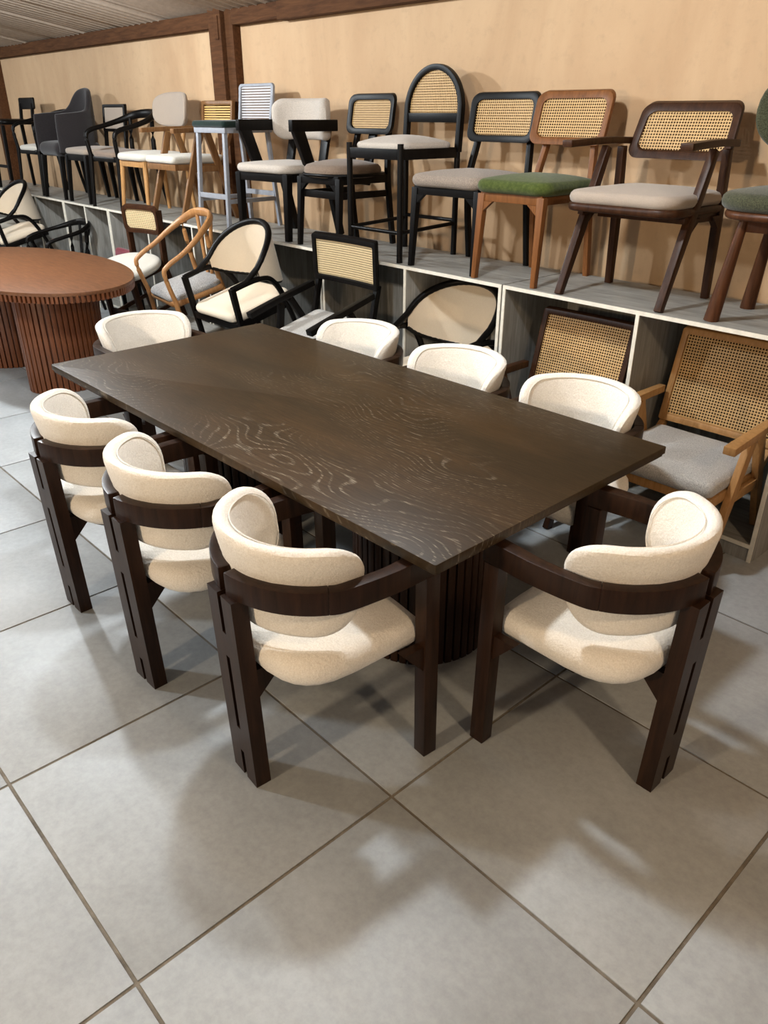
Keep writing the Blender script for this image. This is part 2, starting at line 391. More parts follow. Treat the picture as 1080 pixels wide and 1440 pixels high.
# ------------------------------------------------------------------ display cabinets
CZ = .985; T = .018
def cabinet(x0, x1, divs, label, over=0):
    L_ = x1-x0; t = thing('display_cabinet', label, 'cabinet', W(x0), WA, group='grey display cabinets along the wall')
    dp = .565
    put('top_panel', G().box(-over, L_, .004, dp, CZ-T, CZ), 'laminate', t)
    put('edge_trim', G().box(-over, L_, -.001, .004, CZ-T, CZ), 'edge', t, label='cream front edge')
    for nm, xx in [('side_panel', 0), ('side_panel', L_-T)]+[('divider', d-x0-T/2) for d in divs]:
        o = put(nm, G().box(xx, xx+T, .004, dp, 0, CZ-T), 'laminate', t)
        put('edge_trim', G().box(xx, xx+T, -.001, .004, 0, CZ-T), 'edge', o, label='cream front edge')
    put('base_panel', G().box(T, L_-T, .004, dp, .065, .083), 'laminate', t)
    put('edge_trim', G().box(T, L_-T, -.001, .004, .065, .083), 'edge', t, label='cream front edge')
    put('kick_board', G().box(T, L_-T, .006, .02, 0, .065), 'laminate', t)
    put('back_panel', G().box(0, L_, dp-.006, dp, .083, CZ-T), 'laminate', t)
cabinet(-2.53, -1.02, [-1.746], 'grey wood display cabinet with two cubbies at the right end of the row')
cabinet(-4.05, -2.54, [-3.267], 'grey cabinet behind the dining table holding the round-backed cream chair')
cabinet(-5.535, -4.06, [-4.80], 'grey cabinet behind the black round-back armchair with white edging')
cabinet(-7.25, -5.56, [-5.72, -6.49], 'grey cabinet behind the honey wood loop armchair')
cabinet(-8.30, -7.26, [-7.785], 'narrow grey cabinet behind the black armchair with the olive seat')
cabinet(-9.85, -8.31, [-9.08], 'grey cabinet behind the cream oval-back chair at the far left')
cabinet(-11.4, -9.86, [-10.6], 'grey cabinet farthest along the wall at the left edge')

# ------------------------------------------------------------------ dining table
t = thing('dining_table', 'large rectangular dark oak dining table with two fluted pedestals', 'table', (-2.297, 1.797, 0), R(-.1))
tg = G(); X, Y = 1.188, .57
tg.prism(rrect(2*X, 2*Y, .006, 2), .738, .762); put('tabletop', tg, 'top', t, .0015)
put('under_edge', G().prism(rrect(2*X-.012, 2*Y-.012, .004, 2), .727, .738), 'top', t, .002)
sl = G().box(-.0135, .0135, -.012, .012, 0, .725).mesh('slat', M['dkwood'], .004)
for cx in (.60, -.60):
    core = G(); core.tube([(0,0,.002), (0,0,.726)], .235, 40, False); o = put('pedestal', core, 'dkwood', t); o.location = (cx, 0, 0)
    for k in range(48):
        a = 2*PI*k/48; s_ = bpy.data.objects.new('slat', sl); COL.objects.link(s_); s_.parent = o
        s_.location = (.245*math.cos(a), .245*math.sin(a), .0015); s_.rotation_euler = (0, 0, a+PI/2)

# ------------------------------------------------------------------ dining chairs (front is -Y)
def dining_chair(label, loc, rz):
    t = thing('dining_chair', label, 'chair', loc, rz, group='cream boucle chairs around the dining table')
    for s in (-1, 1):
        f = G(); f.beam((s*.252, -.215, 0), (s*.252, -.205, .652), (.048, .05)); put('leg', f, 'dkwood', t, .003, 'square front leg')
        b = G(); b.beam((s*.252, -.178, .33), (s*.252, -.14, .40), (.03, .012)); 
        tri = G(); x0, x1 = s*.252-.014, s*.252+.014
        tri.add([(x0,-.185,.33),(x0,-.185,.415),(x0,-.11,.415),(x1,-.185,.33),(x1,-.185,.415),(x1,-.11,.415)], [(0,2,1),(3,4,5),(0,1,4,3),(1,2,5,4),(2,0,3,5)])
        put('corner_block', tri, 'dkwood', t)
        # bent rail half, centre gap to the joint, then straight arm to the front leg
        def pc(a, z): return (s*.266*math.sin(a), .022+(.246-.012*abs(a))*math.cos(a), z)
        pts = [pc(a, .688) for a in [.045, .2, .4, .6, .8, 1.0, 1.15]]
        put('back_rail', G().sweep(pts, .036, .068, sub=3), 'dkwood', t, .003)
        e = pc(1.15, .688)
        pa = [e, pc(1.32, .688), (s*.266, -.05, .688), (s*.260, -.14, .688), (s*.252, -.236, .688)]
        put('arm', G().sweep(pa, [.036, .036, .038, .045, .048], .068, sub=4), 'dkwood', t, .003)
    # slotted rear leg: two boards tied by solid blocks, seen as one board with three slots
    lg = G()
    def yy(z): return .252+.024*z/.72
    for s in (-1, 1): lg.beam((s*.0375, yy(0), 0), (s*.0375, yy(.655), .656), (.056, .048))
    for z0, z1 in ((.10, .19), (.45, .53)): lg.beam((0, yy(z0), z0), (0, yy(z1), z1), (.021, .0478))
    put('leg', lg, 'dkwood', t, 0, 'wide rear leg with three narrow slots')
    tri = G()
    for s in (-1, 1):
        x0, x1 = s*.04-.015, s*.04+.015
        tri.add([(x0,.238,.31),(x0,.242,.41),(x0,.14,.41),(x1,.238,.31),(x1,.242,.41),(x1,.14,.41)], [(0,2,1),(3,4,5),(0,1,4,3),(1,2,5,4),(2,0,3,5)])
    put('corner_block', tri, 'dkwood', t)
    # seat cushion: square front, rounded rear
    o = []
    for k in range(15):
        a = PI*k/14; c, s_ = math.cos(a), math.sin(a); o.append((.243*math.copysign(abs(c)**.62, c), .03+.205*abs(s_)**.72))
    o += [(-.238, -.05), (-.232, -.12), (-.228, -.19), (-.215, -.222), (-.12, -.232), (0, -.235), (.12, -.232), (.215, -.222), (.228, -.19), (.232, -.12), (.238, -.05)]
    put('seat', G().pad(o, flatmap(.443, 0, .03), .094, .014, .46), 'boucle', t)
    put('seat_frame', G().pad([(x*.80, y*.80) for x, y in o], flatmap(.393), .02, 0, .2, 3), 'dkwood', t)
    # wrap-around upholstered back
    RR = .208; hl = .345
    def wrap(u, v, w_):
        a = u/RR; r = RR+w_; fl = .03*max(0, v)/.13
        return ((r+fl)*math.sin(a), .010+(r+fl)*math.cos(a), .675+v+.012*math.cos(a))
    ol = rrect(2*hl, .275, (.125, .105), 10)
    put('backrest', G().pad(ol, wrap, .046, .004, .62, 6), 'boucle', t)
    for sgn, k1, k2 in ((-1, .963, .925),):
        pp = smooth([wrap(u*k1, v*k2, sgn*.0245) for u, v in ol], 2, True)
        put('piping', G().tube(pp, .0022, 5, False, closed=True), 'boucle', t)
    return t
ring = [((-1.492, 1.138, 0), PI-R(5), 'cream boucle dining chair on the near long side, closest to the front table corner'),
        ((-2.118, 1.130, 0), PI, 'middle cream boucle dining chair of the three on the near long side'),
        ((-2.735, 1.142, 0), PI, 'leftmost cream boucle dining chair on the near long side'),
        ((-.925, 1.752, 0), -PI/2, 'cream boucle dining chair alone at the near right end of the table'),
        ((-1.57, 2.455, 0), 0, 'cream boucle dining chair on the far long side, right one beside the oak armchair'),
        ((-2.205, 2.445, 0), 0, 'middle cream boucle dining chair on the far long side of the table'),
        ((-2.875, 2.45, 0), 0, 'cream boucle dining chair on the far long side, nearest the far left end'),
        ((-3.70, 1.835, 0), PI/2, 'cream boucle dining chair alone at the far left end of the table')]
first = None
for loc, rz_, lb in ring:
    if first is None: first = dining_chair(lb, loc, rz_)
    else:
        c = copy_tree(first); c.location = loc; c.rotation_euler = (0, 0, rz_); c['label'] = lb

# ------------------------------------------------------------------ reddish oval table
t = thing('oval_table', 'reddish brown oval table with ribbed edge on fluted pedestals', 'table', (-6.05, 2.10, 0), 0)
def stadium(a, b, n=40, e=2.02): return sellipse(a, b, e, 2*n)
put('tabletop', G().prism(stadium(1.17, .60), .742, .765), 'redwood', t, .003)
put('apron', G().prism(stadium(1.145, .575), .70, .742), 'redslat', t)
rs = G(); ol = smooth([(x, y, 0) for x, y in stadium(1.158, .588)], 6, True); acc = 0
for i in range(len(ol)):
    p, q = ol[i], ol[(i+1) % len(ol)]; acc += (q-p).length
    if acc > .026: acc = 0; d = (q-p).normalized(); rs.beam((p.x, p.y, .722), (p.x+d.x*.018, p.y+d.y*.018, .722), (.045, .018), side=(0,0,1))
o = put('edge_ribs', rs, 'redslat', t); o['kind'] = 'stuff'
sl = G().box(-.0145, .0145, -.012, .012, 0, .70).mesh('slat', M['redslat'], .004)
for cx, cy in ((.50, -.02), (-.36, -.02)):
    ol = sellipse(.20, .27, 2.0, 48); o = put('pedestal', G().prism(ol, .002, .70), 'redslat', t); o.location = (cx, cy, 0)
    sp = smooth([(x, y, 0) for x, y in sellipse(.208, .278, 2.0, 48)], 6, True); acc = 0
    for i in range(len(sp)):
        p, q = sp[i], sp[(i+1) % len(sp)]; acc += (q-p).length
        if acc > .0345:
            acc = 0; s_ = bpy.data.objects.new('slat', sl); COL.objects.link(s_); s_.parent = o; s_.location = (p.x, p.y, .001); s_.rotation_euler = (0, 0, math.atan2(q.y-p.y, q.x-p.x))

# ------------------------------------------------------------------ chair builders (front is -Y, origin under seat centre)
def seat_pad(t, mat, w_, d, z, th=.06, r=.07, dome=.018, y0=0, e=None, label=None):
    ol = sellipse(w_/2, d/2, e) if e else rrect(w_, d, r)
    return put('seat', G().pad(ol, flatmap(z, y0), th, dome, .5, back=False), mat, t, 0, label)
def legs4(t, mat, w_, d, zt, top=(.04,.04), bot=(.03,.03), splay=(.02,.03), y0=0, roundleg=False, zb=None):
    for sx in (-1, 1):
        for sy in (-1, 1):
            z_top = zb if (zb and sy > 0) else zt
            pt_ = (sx*w_/2, y0+sy*d/2, z_top); pb = (sx*(w_/2+splay[0]), y0+sy*(d/2+splay[1]), 0)
            g = G()
            if roundleg: g.tube([pb, pt_], [bot[0]/2, top[0]/2], 12, False)
            else: g.beam(pb, pt_, bot, top)
            put('leg', g, mat, t, 0 if roundleg else .003)
def apron(t, mat, w_, d, z0, z1, th=.025, y0=0):
    g = G(); x, y = w_/2, d/2
    g.box(-x, x, y0-y, y0-y+th, z0, z1); g.box(-x, x, y0+y-th, y0+y, z0, z1); g.box(-x, -x+th, y0-y+th, y0+y-th, z0, z1); g.box(x-th, x, y0-y+th, y0+y-th, z0, z1)
    put('seat_frame', g, mat, t, .003)
def cane_back(t, mat, cmat, y0, z0, w_, h_, r=.05, fw=.035, tilt=.15, curve=.5, th=.028, taper=0, ir=None):
    mp = backmap(y0, z0, tilt, curve); oo = rrect(w_, h_, r, 6, taper=taper)
    cx = 0; k = len(oo); ii = [(x*(1-2*fw/w_), y*(1-2*fw/h_)) for x, y in oo]
    put('back_frame', G().frame(oo, ii, mp, th), mat, t, .003)
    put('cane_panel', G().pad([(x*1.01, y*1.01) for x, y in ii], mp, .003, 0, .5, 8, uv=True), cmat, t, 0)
def posts(t, mat, w_, y0, z0, y1, z1, a=(.032,.03), w1=None):
    for s in (-1, 1): put('back_post', G().beam((s*w_/2, y0, z0), (s*(w1 or w_)/2, y1, z1), a), mat, t, .003)

def at_shelf(x, dy, z=CZ): p = W(x-.01, dy-.06); return (p.x, p.y, z)
# --- cane dining chair family (two legs become back posts)
def cane_chair(name, label, loc, rz, wood_, smat, cmat, w_=.46, bw=.46, bh=.24, zb=.76, r=.05, seat_e=None, th=.055, grp=None, sw=None, legt=(.042,.038), btilt=.18):
    t = thing(name, label, 'chair', loc, rz, group=grp)
    sd = .44
    for s in (-1, 1):
        put('leg', G().beam((s*(w_/2-.015), -sd/2-.005, 0), (s*(w_/2-.025), -sd/2+.02, .42), (.026,.03), legt), wood_, t, .003)
        put('leg', G().sweep([(s*(w_/2-.03), sd/2+.045, 0), (s*(w_/2-.035), sd/2, .40), (s*(w_/2-.06), sd/2+.03, .62), (s*(w_/2-.08), sd/2+.055, zb-.02)], .034, .028, (1,0,0)), wood_, t, .003)
    apron(t, wood_, w_-.04, sd-.01, .385, .435)
    for s in (-1, 1):
        tri = G(); x0, x1 = s*(w_/2-.045), s*(w_/2-.10); tri.add([(x0,-sd/2,.385), (x1,-sd/2,.385), (x0,-sd/2,.34), (x0,-sd/2+.022,.385), (x1,-sd/2+.022,.385), (x0,-sd/2+.022,.34)], [(0,1,2), (3,5,4), (0,3,4,1), (1,4,5,2), (2,5,3,0)]); put('corner_block', tri, wood_, t)
    seat_pad(t, smat, sw or w_+.02, sd+.03, .458, th+.01, .075, .026, -.01, seat_e)
    cane_back(t, wood_, cmat, sd/2+.04, zb, bw, bh, r, .034, btilt, .45)
    return t
cane_chair('cane_back_chair', 'black cane-back chair with taupe tweed seat beside the arched bar stool', at_shelf(-3.01, .33), 0, 'black', 'taupe', 'cane', .50, .465, .25, .765, grp='chairs displayed on the cabinet tops')
cane_chair('cane_back_chair', 'light walnut cane-back chair with olive green velvet seat', at_shelf(-2.555, .325), 0, 'teak', 'green', 'cane', .42, .455, .255, .765, grp='chairs displayed on the cabinet tops', sw=.46, btilt=.26)
t = cane_chair('cane_back_chair', 'black chair with small squarish cane back and domed taupe seat', at_shelf(-4.12, .33), 0, 'black', 'dtaupe', 'cane', .43, .43, .235, .78, grp='chairs displayed on the cabinet tops', seat_e=2.6, th=.07)
put('seat_rim', G().pad(sellipse(.245, .25, 2.6), flatmap(.437), .02, 0, .5, 3), 'black', t)
put('stretcher', G().box(-.20, .20, -.20, -.18, .30, .345), 'black', t, .003)
for s in (-1, 1): put('stretcher', G().box(s*.18-.01, s*.18+.01, -.19, .2, .30, .34), 'black', t, .003)
put('spine', G().beam((0, .18, .36), (0, .275, .72), (.09,.02), (.06,.02)), 'black', t, .003)

# --- arched cane bar stool
t = thing('arched_bar_stool', 'tall black bar stool with arched cane back and beige seat', 'stool', at_shelf(-3.565, .335), 0, group='stools displayed on the cabinet tops')
for s in (-1, 1):
    put('leg', G().tube([(s*.215, -.235, 0), (s*.215, -.235, .632)], .0175, 14, False), 'black', t)
    put('leg', G().tube([(s*.215, .235, 0), (s*.215, .235, .62)], .0175, 14, False), 'black', t)
    put('stretcher', G().tube([(s*.215, -.235, .165), (s*.215, .235, .185)], .0115, 10, False), 'black', t)
    put('seat_rail', G().box(s*.215-.012, s*.215+.012, -.22, .22, .55, .605), 'black', t, .003)
put('stretcher', G().tube([(-.215, -.235, .165), (.215, -.235, .165)], .0115, 10, False), 'black', t)
put('stretcher', G().tube([(-.215, .235, .20), (.215, .235, .20)], .0115, 10, False), 'black', t)
put('seat_rail', G().box(-.2, .2, -.247, -.223, .55, .605), 'black', t, .003); put('seat_rail', G().box(-.2, .2, .223, .247, .55, .605), 'black', t, .003)
seat_pad(t, 'oatmeal', .42, .44, .615, .045, .07, .035)
arc = lambda a_, r_: (a_*r_*0, 0, 0)
bt = lambda u, v, w_: (u, .235+.07*max(0, (v-.60))-w_, v)
def archline(rx, z0, zs, rz_): 
    return [(-rx, z0), (-rx, zs)]+[(-rx*math.cos(PI*k/16), zs+rz_*math.sin(PI*k/16)) for k in range(1, 16)]+[(rx, zs), (rx, z0)]
pts = [bt(u, v, 0) for u, v in archline(.218, .58, .80, .225)]
put('back_frame', G().sweep(pts, .032, .036, (0,1,0), sub=3), 'black', t, .004)
put('back_rail', G().box(-.205, .205, .235, .262, .735, .785), 'black', t, .003)
ins = [(-.20, .785)]+[(-.20*math.cos(PI*k/16), .80+.207*math.sin(PI*k/16)) for k in range(0, 17)]+[(.20, .785)]+[(.2-.4*k/8, .785) for k in range(1, 8)]
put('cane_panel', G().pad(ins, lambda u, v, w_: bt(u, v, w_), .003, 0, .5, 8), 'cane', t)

# --- dark walnut A-frame armchair, cane back
t = thing('cane_armchair', 'dark walnut armchair with slanted front legs, cane back and beige seat', 'chair', at_shelf(-1.925, .315), 0, group='chairs displayed on the cabinet tops')
for s in (-1, 1):
    put('leg', G().sweep([(s*.265, -.225, 0), (s*.262, -.10, .30), (s*.262, -.03, .46), (s*.262, .045, .645)], [.034,.05,.048,.038], .034, (1,0,0)), 'dwal', t, .004)
    put('leg', G().sweep([(s*.262, .215, 0), (s*.26, .20, .30), (s*.26, .19, .46), (s*.26, .175, .645)], [.032,.045,.045,.036], .034, (1,0,0)), 'dwal', t, .004)
    put('arm', G().sweep([(s*.285, -.25, .662), (s*.275, -.10, .668), (s*.265, .08, .672), (s*.262, .25, .668)], [.055,.05,.042,.036], .03), 'dwal', t, .006)
    put('seat_rail', G().beam((s*.255, -.13, .385), (s*.25, .22, .375), (.05, .03), side=(0,0,1)), 'dwal', t, .003)
    for y_, z_, sg in ((-.07, .345, 1), (.185, .345, -1)):
        g = G(); x0, x1 = s*.262-.015, s*.262+.015; g.add([(x0,y_,z_-.03), (x0,y_,z_+.03), (x0,y_+sg*.07,z_+.03), (x1,y_,z_-.03), (x1,y_,z_+.03), (x1,y_+sg*.07,z_+.03)], [(0,2,1), (3,4,5), (0,1,4,3), (1,2,5,4), (2,0,3,5)]); put('corner_block', g, 'dwal', t)
    g = G(); g.add([(s*.262-.015,.05,.655), (s*.262-.015,.17,.655), (s*.262-.015,.15,.60), (s*.262-.015,.06,.60), (s*.262+.015,.05,.655), (s*.262+.015,.17,.655), (s*.262+.015,.15,.60), (s*.262+.015,.06,.60)], [(0,1,2,3), (4,7,6,5), (0,4,5,1), (1,5,6,2), (2,6,7,3), (3,7,4,0)]); 
put('seat_frame', G().pad(rrect(.56, .51, .09), flatmap(.405, -.005), .035, 0, .3, 4), 'dwal', t)
put('front_rail', G().box(-.23, .23, -.02, .005, .345, .39), 'dwal', t, .003)
seat_pad(t, 'beige', .555, .505, .445, .06, .09, .024, -.008)
cane_back(t, 'dwal', 'cane', .285, .715, .495, .25, .05, .036, .36, .40, .03, -.01)

# --- moss green round-back chair on thick turned legs, at the right edge
t = thing('green_boucle_chair', 'moss green boucle chair with round back on thick walnut legs at the right edge', 'chair', at_shelf(-1.215, .31), 0, group='chairs displayed on the cabinet tops')
legs4(t, 'walnut', .34, .29, .42, (.036,.036), (.064,.064), (.045,.03), 0, True)
put('seat_frame', G().pad(sellipse(.28, .245, 3), flatmap(.425), .035, 0, .5, 4), 'walnut', t)
put('front_rail', G().box(-.17, .17, -.15, -.125, .36, .415), 'walnut', t, .003)
seat_pad(t, 'mossgreen', .60, .52, .475, .07, .1, .025, 0, 3)
for s in (-1, 1): put('back_post', G().tube([(s*.15, .18, .42), (s*.17, .235, .72)], .016, 10, False), 'walnut', t)
put('backrest', G().pad(sellipse(.35, .20, 2.3), backmap(.245, .80, .12, .5), .05, .012), 'mossgreen', t)

# --- black chair with wrapped beige back and Z arms
t = thing('z_arm_chair', 'black bar-armed chair with angular Z arms and beige boucle wrap back', 'chair', at_shelf(-4.73, .315), R(4), group='chairs displayed on the cabinet tops')
for s in (-1, 1):
    put('leg', G().beam((s*.245, -.225, 0), (s*.25, -.215, .42), (.036,.04), (.05,.05)), 'black', t, .003)
    put('leg', G().beam((s*.24, .275, 0), (s*.245, .16, .42), (.036,.05), (.04,.06)), 'black', t, .003)
    put('arm_support', G().beam((s*.275, -.01, .41), (s*.275, -.14, .71), (.035,.075), (.035,.09)), 'black', t, .004)
    put('arm', G().box(s*.275-.019, s*.275+.019, -.19, .22, .675, .745), 'black', t, .004)
    put('back_post', G().beam((s*.17, .17, .42), (s*.17, .24, .70), (.07,.025)), 'black', t, .003)
apron(t, 'black', .52, .47, .37, .425, .03)
seat_pad(t, 'oatmeal', .56, .52, .45, .055, .09, .018)
def wrp(u, v, w_):
    a = max(-1.05, min(1.05, u/.30)); r = .30+w_; return (r*math.sin(a)+(u-.30*a)*0.5, -.035+r*math.cos(a), .745+v)
put('backrest', G().pad(rrect(.66, .26, (.11,.10), 8), wrp, .075, .004, .7, 6), 'oatmeal', t)

# --- grey metal bar chair with bottle green seat and slatted back
t = thing('grey_metal_bar_chair', 'light grey metal bar chair with dark green seat and ribbed grey back', 'stool', at_shelf(-5.40, .32), R(2), group='stools displayed on the cabinet tops')
for s in (-1, 1):
    put('leg', G().beam((s*.185, -.23, 0), (s*.165, -.19, .675), (.028,.028)), 'greymetal', t, .002)
    put('leg', G().beam((s*.185, .25, 0), (s*.165, .19, .675), (.028,.028)), 'greymetal', t, .002)
    put('back_post', G().beam((s*.19, .20, .66), (s*.195, .245, .96), (.022,.022)), 'greymetal', t, .002)
    put('stretcher', G().beam((s*.178, -.215, .20), (s*.178, .23, .20), (.02,.03)), 'greymetal', t, .002)
put('stretcher', G().box(-.178, .178, -.228, -.208, .215, .25), 'greymetal', t, .002)
put('stretcher', G().box(-.178, .178, .212, .232, .215, .25), 'greymetal', t, .002)
apron(t, 'greymetal', .39, .42, .655, .69, .022)
put('seat', G().pad(rrect(.42, .45, .03), flatmap(.712), .045, .004, .4, 4), 'darkgreen', t)
cane_back(t, 'greymetal', 'greyslat', .235, .845, .42, .27, .03, .018, .10, .1, .02)

# --- oak armchair with slatted back and inverted V legs
def vleg_armchair(name, label, loc, rz, wood_, smat, cmat, w_=.56, tilt=0, grp=None, bh=.30, zb=.72, seatz=.41, thick=.055, armz=.60, bw=.50, lw=.045, bt_=.30, seatd=.48, rear_z=0):
    t = thing(name, label, 'chair', loc, rz, tilt, grp)
    for s in (-1, 1):
        x = s*(w_/2-.02)
        put('leg', G().beam((x, -.25, 0), (x, -.03, armz-.012), (.03,.04), (.03,lw)), wood_, t, .003, 'slanted front leg')
        put('leg', G().beam((x, .27-.23*rear_z/(armz-.012), rear_z), (x, .04, armz-.012), (.03,.04), (.03,lw)), wood_, t, .003, 'slanted rear leg')
        put('stretcher', G().box(x-.012, x+.012, -.13, .16, seatz-.09, seatz-.045), wood_, t, .003)
        put('arm', G().sweep([(s*(w_/2-.01), -.27, armz+.0), (s*(w_/2-.012), -.05, armz+.008), (s*(w_/2-.02), .24, armz+.012)], [.05,.045,.035], .034), wood_, t, .004)
        put('back_post', G().beam((s*(bw/2-.02), .16, seatz-.06), (s*(bw/2-.02), .30, zb-bh/2+.02), (.03,.035)), wood_, t, .003)
    apron(t, wood_, w_-.07, seatd, seatz-.075, seatz-.03, .028, -.02)
    put('seat', G().pad(rrect(w_-.07, seatd+.02, .035), flatmap(seatz, -.03, 0), thick, .012, .45), smat, t)
    cane_back(t, wood_, cmat, .315, zb, bw, bh, .012, .028, bt_*.8, .12, .03)
    return t
vleg_armchair('slatted_armchair', 'oak armchair with horizontal slatted back, V legs and cream seat', at_shelf(-6.10, .32), R(0), 'brownoak', 'white', 'slatcane', .52, grp='chairs displayed on the cabinet tops', bh=.20, zb=.775, seatz=.455, armz=.66, bw=.46, lw=.055, bt_=.15)
# --- light oak chair with rounded beige back
t = thing('round_back_chair', 'light oak chair with big rounded beige fabric back and cream seat', 'chair', at_shelf(-6.68, .30), R(0), group='chairs displayed on the cabinet tops')
legs4(t, 'oak', .40, .38, .42, (.045,.045), (.032,.032), (.03,.035), 0, True)
apron(t, 'oak', .44, .42, .375, .42, .025)
seat_pad(t, 'white', .50, .48, .452, .06, .09, .018)
for s in (-1, 1): put('back_post', G().tube([(s*.12, .20, .40), (s*.14, .27, .80)], .018, 10, False), 'oak', t)
put('backrest', G().pad(sellipse(.275, .135, 3.2), backmap(.27, .81, .10, .9), .05, .008), 'beige', t)

# --- black wishbone-like chair with long curved arm loop
def loop_chair(name, label, loc, rz, wood_, smat, w_=.56, armz=.66, rise=.10, tilt=0, grp=None, rad=.016, seatz=.45, fat=1.0, vback=True, spl=.0, depth=.28):
    t = thing(name, label, 'chair', loc, rz, tilt, grp)
    hw = w_/2
    path = [(-hw+.01, -.20, seatz-.02), (-hw, -.215, armz-.06), (-hw, -.17, armz-.005), (-hw, -.03, armz+.03*fat), (-hw+.02, .12, armz+rise*.6), (-hw*.6, depth-.03, armz+rise), (0, depth+.01, armz+rise+.01),
            (hw*.6, depth-.03, armz+rise), (hw-.02, .12, armz+rise*.6), (hw, -.03, armz+.03*fat), (hw, -.17, armz-.005), (hw, -.215, armz-.06), (hw-.01, -.20, seatz-.02)]
    put('arm_rail', G().tube(path, [rad*.95, rad*.95, rad, rad, rad*1.2, rad*1.7, rad*1.9, rad*1.7, rad*1.2, rad, rad, rad*.95, rad*.95], 10, flat=[1, 1, 1, 1, .9, .6, .55, .6, .9, 1, 1, 1, 1]), wood_, t)
    for s in (-1, 1):
        put('leg', G().tube([(s*(hw-.0+spl), -.235, 0), (s*(hw-.01), -.20, seatz)], [rad*.8, rad*1.05], 10, False), wood_, t)
        put('leg', G().tube([(s*(hw-.05), .26, 0), (s*(hw-.07), .19, seatz-.03), (s*(hw-.075), .20, armz+rise*.75)], [rad*.8, rad*1.1, rad*.9], 10), wood_, t)
    if vback:
        for s in (-1, 1): put('back_slat', G().tube([(s*.03, .20, seatz-.02), (s*.12, depth-.01, armz+rise-.01)], rad*.8, 8, False), wood_, t)
    put('seat_frame', G().pad(rrect(w_-.07, .43, .05), flatmap(seatz-.035), .045, 0, .3, 3), wood_, t)
    seat_pad(t, smat, w_-.07, .44, seatz, .05, .09, .02)
    return t
loop_chair('loop_arm_chair', 'black chair with broad swept armrest loop and taupe seat', at_shelf(-7.25, .31), R(0), 'black', 'dtaupe', .56, .65, .12, grp='chairs displayed on the cabinet tops', vback=False, rad=.02)
# --- black chair with cream seat and framed fabric back
t = thing('framed_back_chair', 'black chair with framed pale fabric back and light seat', 'chair', at_shelf(-7.94, .35), R(0), group='chairs displayed on the cabinet tops')
legs4(t, 'black', .42, .42, .42, (.045,.045), (.03,.03), (.01,.03))
apron(t, 'black', .46, .45, .375, .43, .025); seat_pad(t, 'beige', .48, .47, .455, .055, .06, .018)
posts(t, 'black', .42, .20, .40, .225, .66)
mp = backmap(.235, .74, .10, .1); put('back_frame', G().frame(rrect(.46, .24, .015), [(x*.86, y*.78) for x, y in rrect(.46, .24, .015)], mp, .03), 'black', t, .003)
put('back_panel', G().pad(rrect(.40, .19, .01), mp, .02, 0, .3, 3), 'beige', t)
# --- charcoal upholstered tub chair
t = thing('tub_armchair', 'charcoal upholstered tub armchair with tall rounded back', 'chair', at_shelf(-8.54, .33), R(0), group='chairs displayed on the cabinet tops')
legs4(t, 'black', .44, .40, .40, (.05,.05), (.03,.03), (.02,.03))
seat_pad(t, 'charcoal', .50, .48, .46, .13, .07, .015)
def tub(u, v, w_):
    a = u/.27; yb = .27
    if abs(a) < 1.45: return ((.27+w_)*math.sin(a), -.02+(.27+w_)*math.cos(a), .62+v)
    s = 1 if a > 0 else -1; return (s*(.27+w_)*math.sin(1.45), -.02+(.27+w_)*math.cos(1.45)-(abs(a)-1.45)*.27, .62+v)
tl = [(-.60, -.19), (-.3, -.20), (0, -.20), (.3, -.20), (.60, -.19), (.625, -.15), (.62, .12), (.58, .155), (.42, .17), (.30, .19), (.24, .24), (.19, .31), (.12, .37), (.0, .39), (-.12, .37), (-.19, .31), (-.24, .24), (-.30, .19), (-.42, .17), (-.58, .155), (-.62, .12), (-.625, -.15)]
tl2 = [(p.x, p.y) for p in smooth([(x, y, 0) for x, y in tl], 3, True)]
put('shell', G().pad(tl2, tub, .05, .004, .5, 6), 'charcoal', t)
# --- white seated black loop chair, and a dark stool at the far left
loop_chair('loop_arm_chair', 'black loop-arm chair with white seat at the far left of the cabinet tops', at_shelf(-9.18, .33), R(0), 'black', 'white', .58, .68, .10, grp='chairs displayed on the cabinet tops', rad=.018)
t = thing('bar_stool', 'tall black bar stool with low back rail beside the far left post', 'stool', at_shelf(-10.12, .33), 0, group='stools displayed on the cabinet tops')
legs4(t, 'black', .34, .34, .66, (.035,.035), (.03,.03), (.03,.03)); seat_pad(t, 'black', .42, .40, .69, .05, .08, .01)
posts(t, 'black', .34, .17, .64, .20, .88); put('backrest', G().pad(rrect(.42, .12, .02), backmap(.22, .88, .05, .3), .035, 0), 'black', t)
for z_ in (.22,): put('stretcher', G().box(-.18, .18, -.195, -.175, z_, z_+.03), 'black', t)

# ------------------------------------------------------------------ chairs on the floor, pushed into the cubbies
def tilt_loc(x, yfront, yl, al): return (x, yfront+(-yl)*math.cos(al), (-yl)*math.sin(al)*1.0)
AL = R(14)
def zr(y): return .075+.249*(y-2.62)
def ramp(x0, x1, dy, label):
    t = thing('display_platform', label, 'platform', (0, dy, 0), 0, group='low sloping platforms in front of the cabinets')
    y0 = 2.70; g = G(); ye = lambda x: W(x).y-dy-.006
    vs = []
    for x in (x0, x1):
        y1 = ye(x); vs += [(x, y0, zr(y0)-.002), (x, y1, zr(y1)-.002), (x, y1, zr(y1)-.02), (x, y0, zr(y0)-.02)]
    g.add(vs, [(0,1,2,3), (7,6,5,4), (0,4,5,1), (1,5,6,2), (2,6,7,3), (3,7,4,0)]); put('board', g, 'laminate', t)
    put('riser', G().box(x0, x1, y0, y0+.016, 0, zr(y0)-.02), 'laminate', t); yb = min(ye(x0), ye(x1))
    put('riser', G().box(x0, x1, yb-.016, yb, 0, zr(yb)-.02), 'laminate', t)
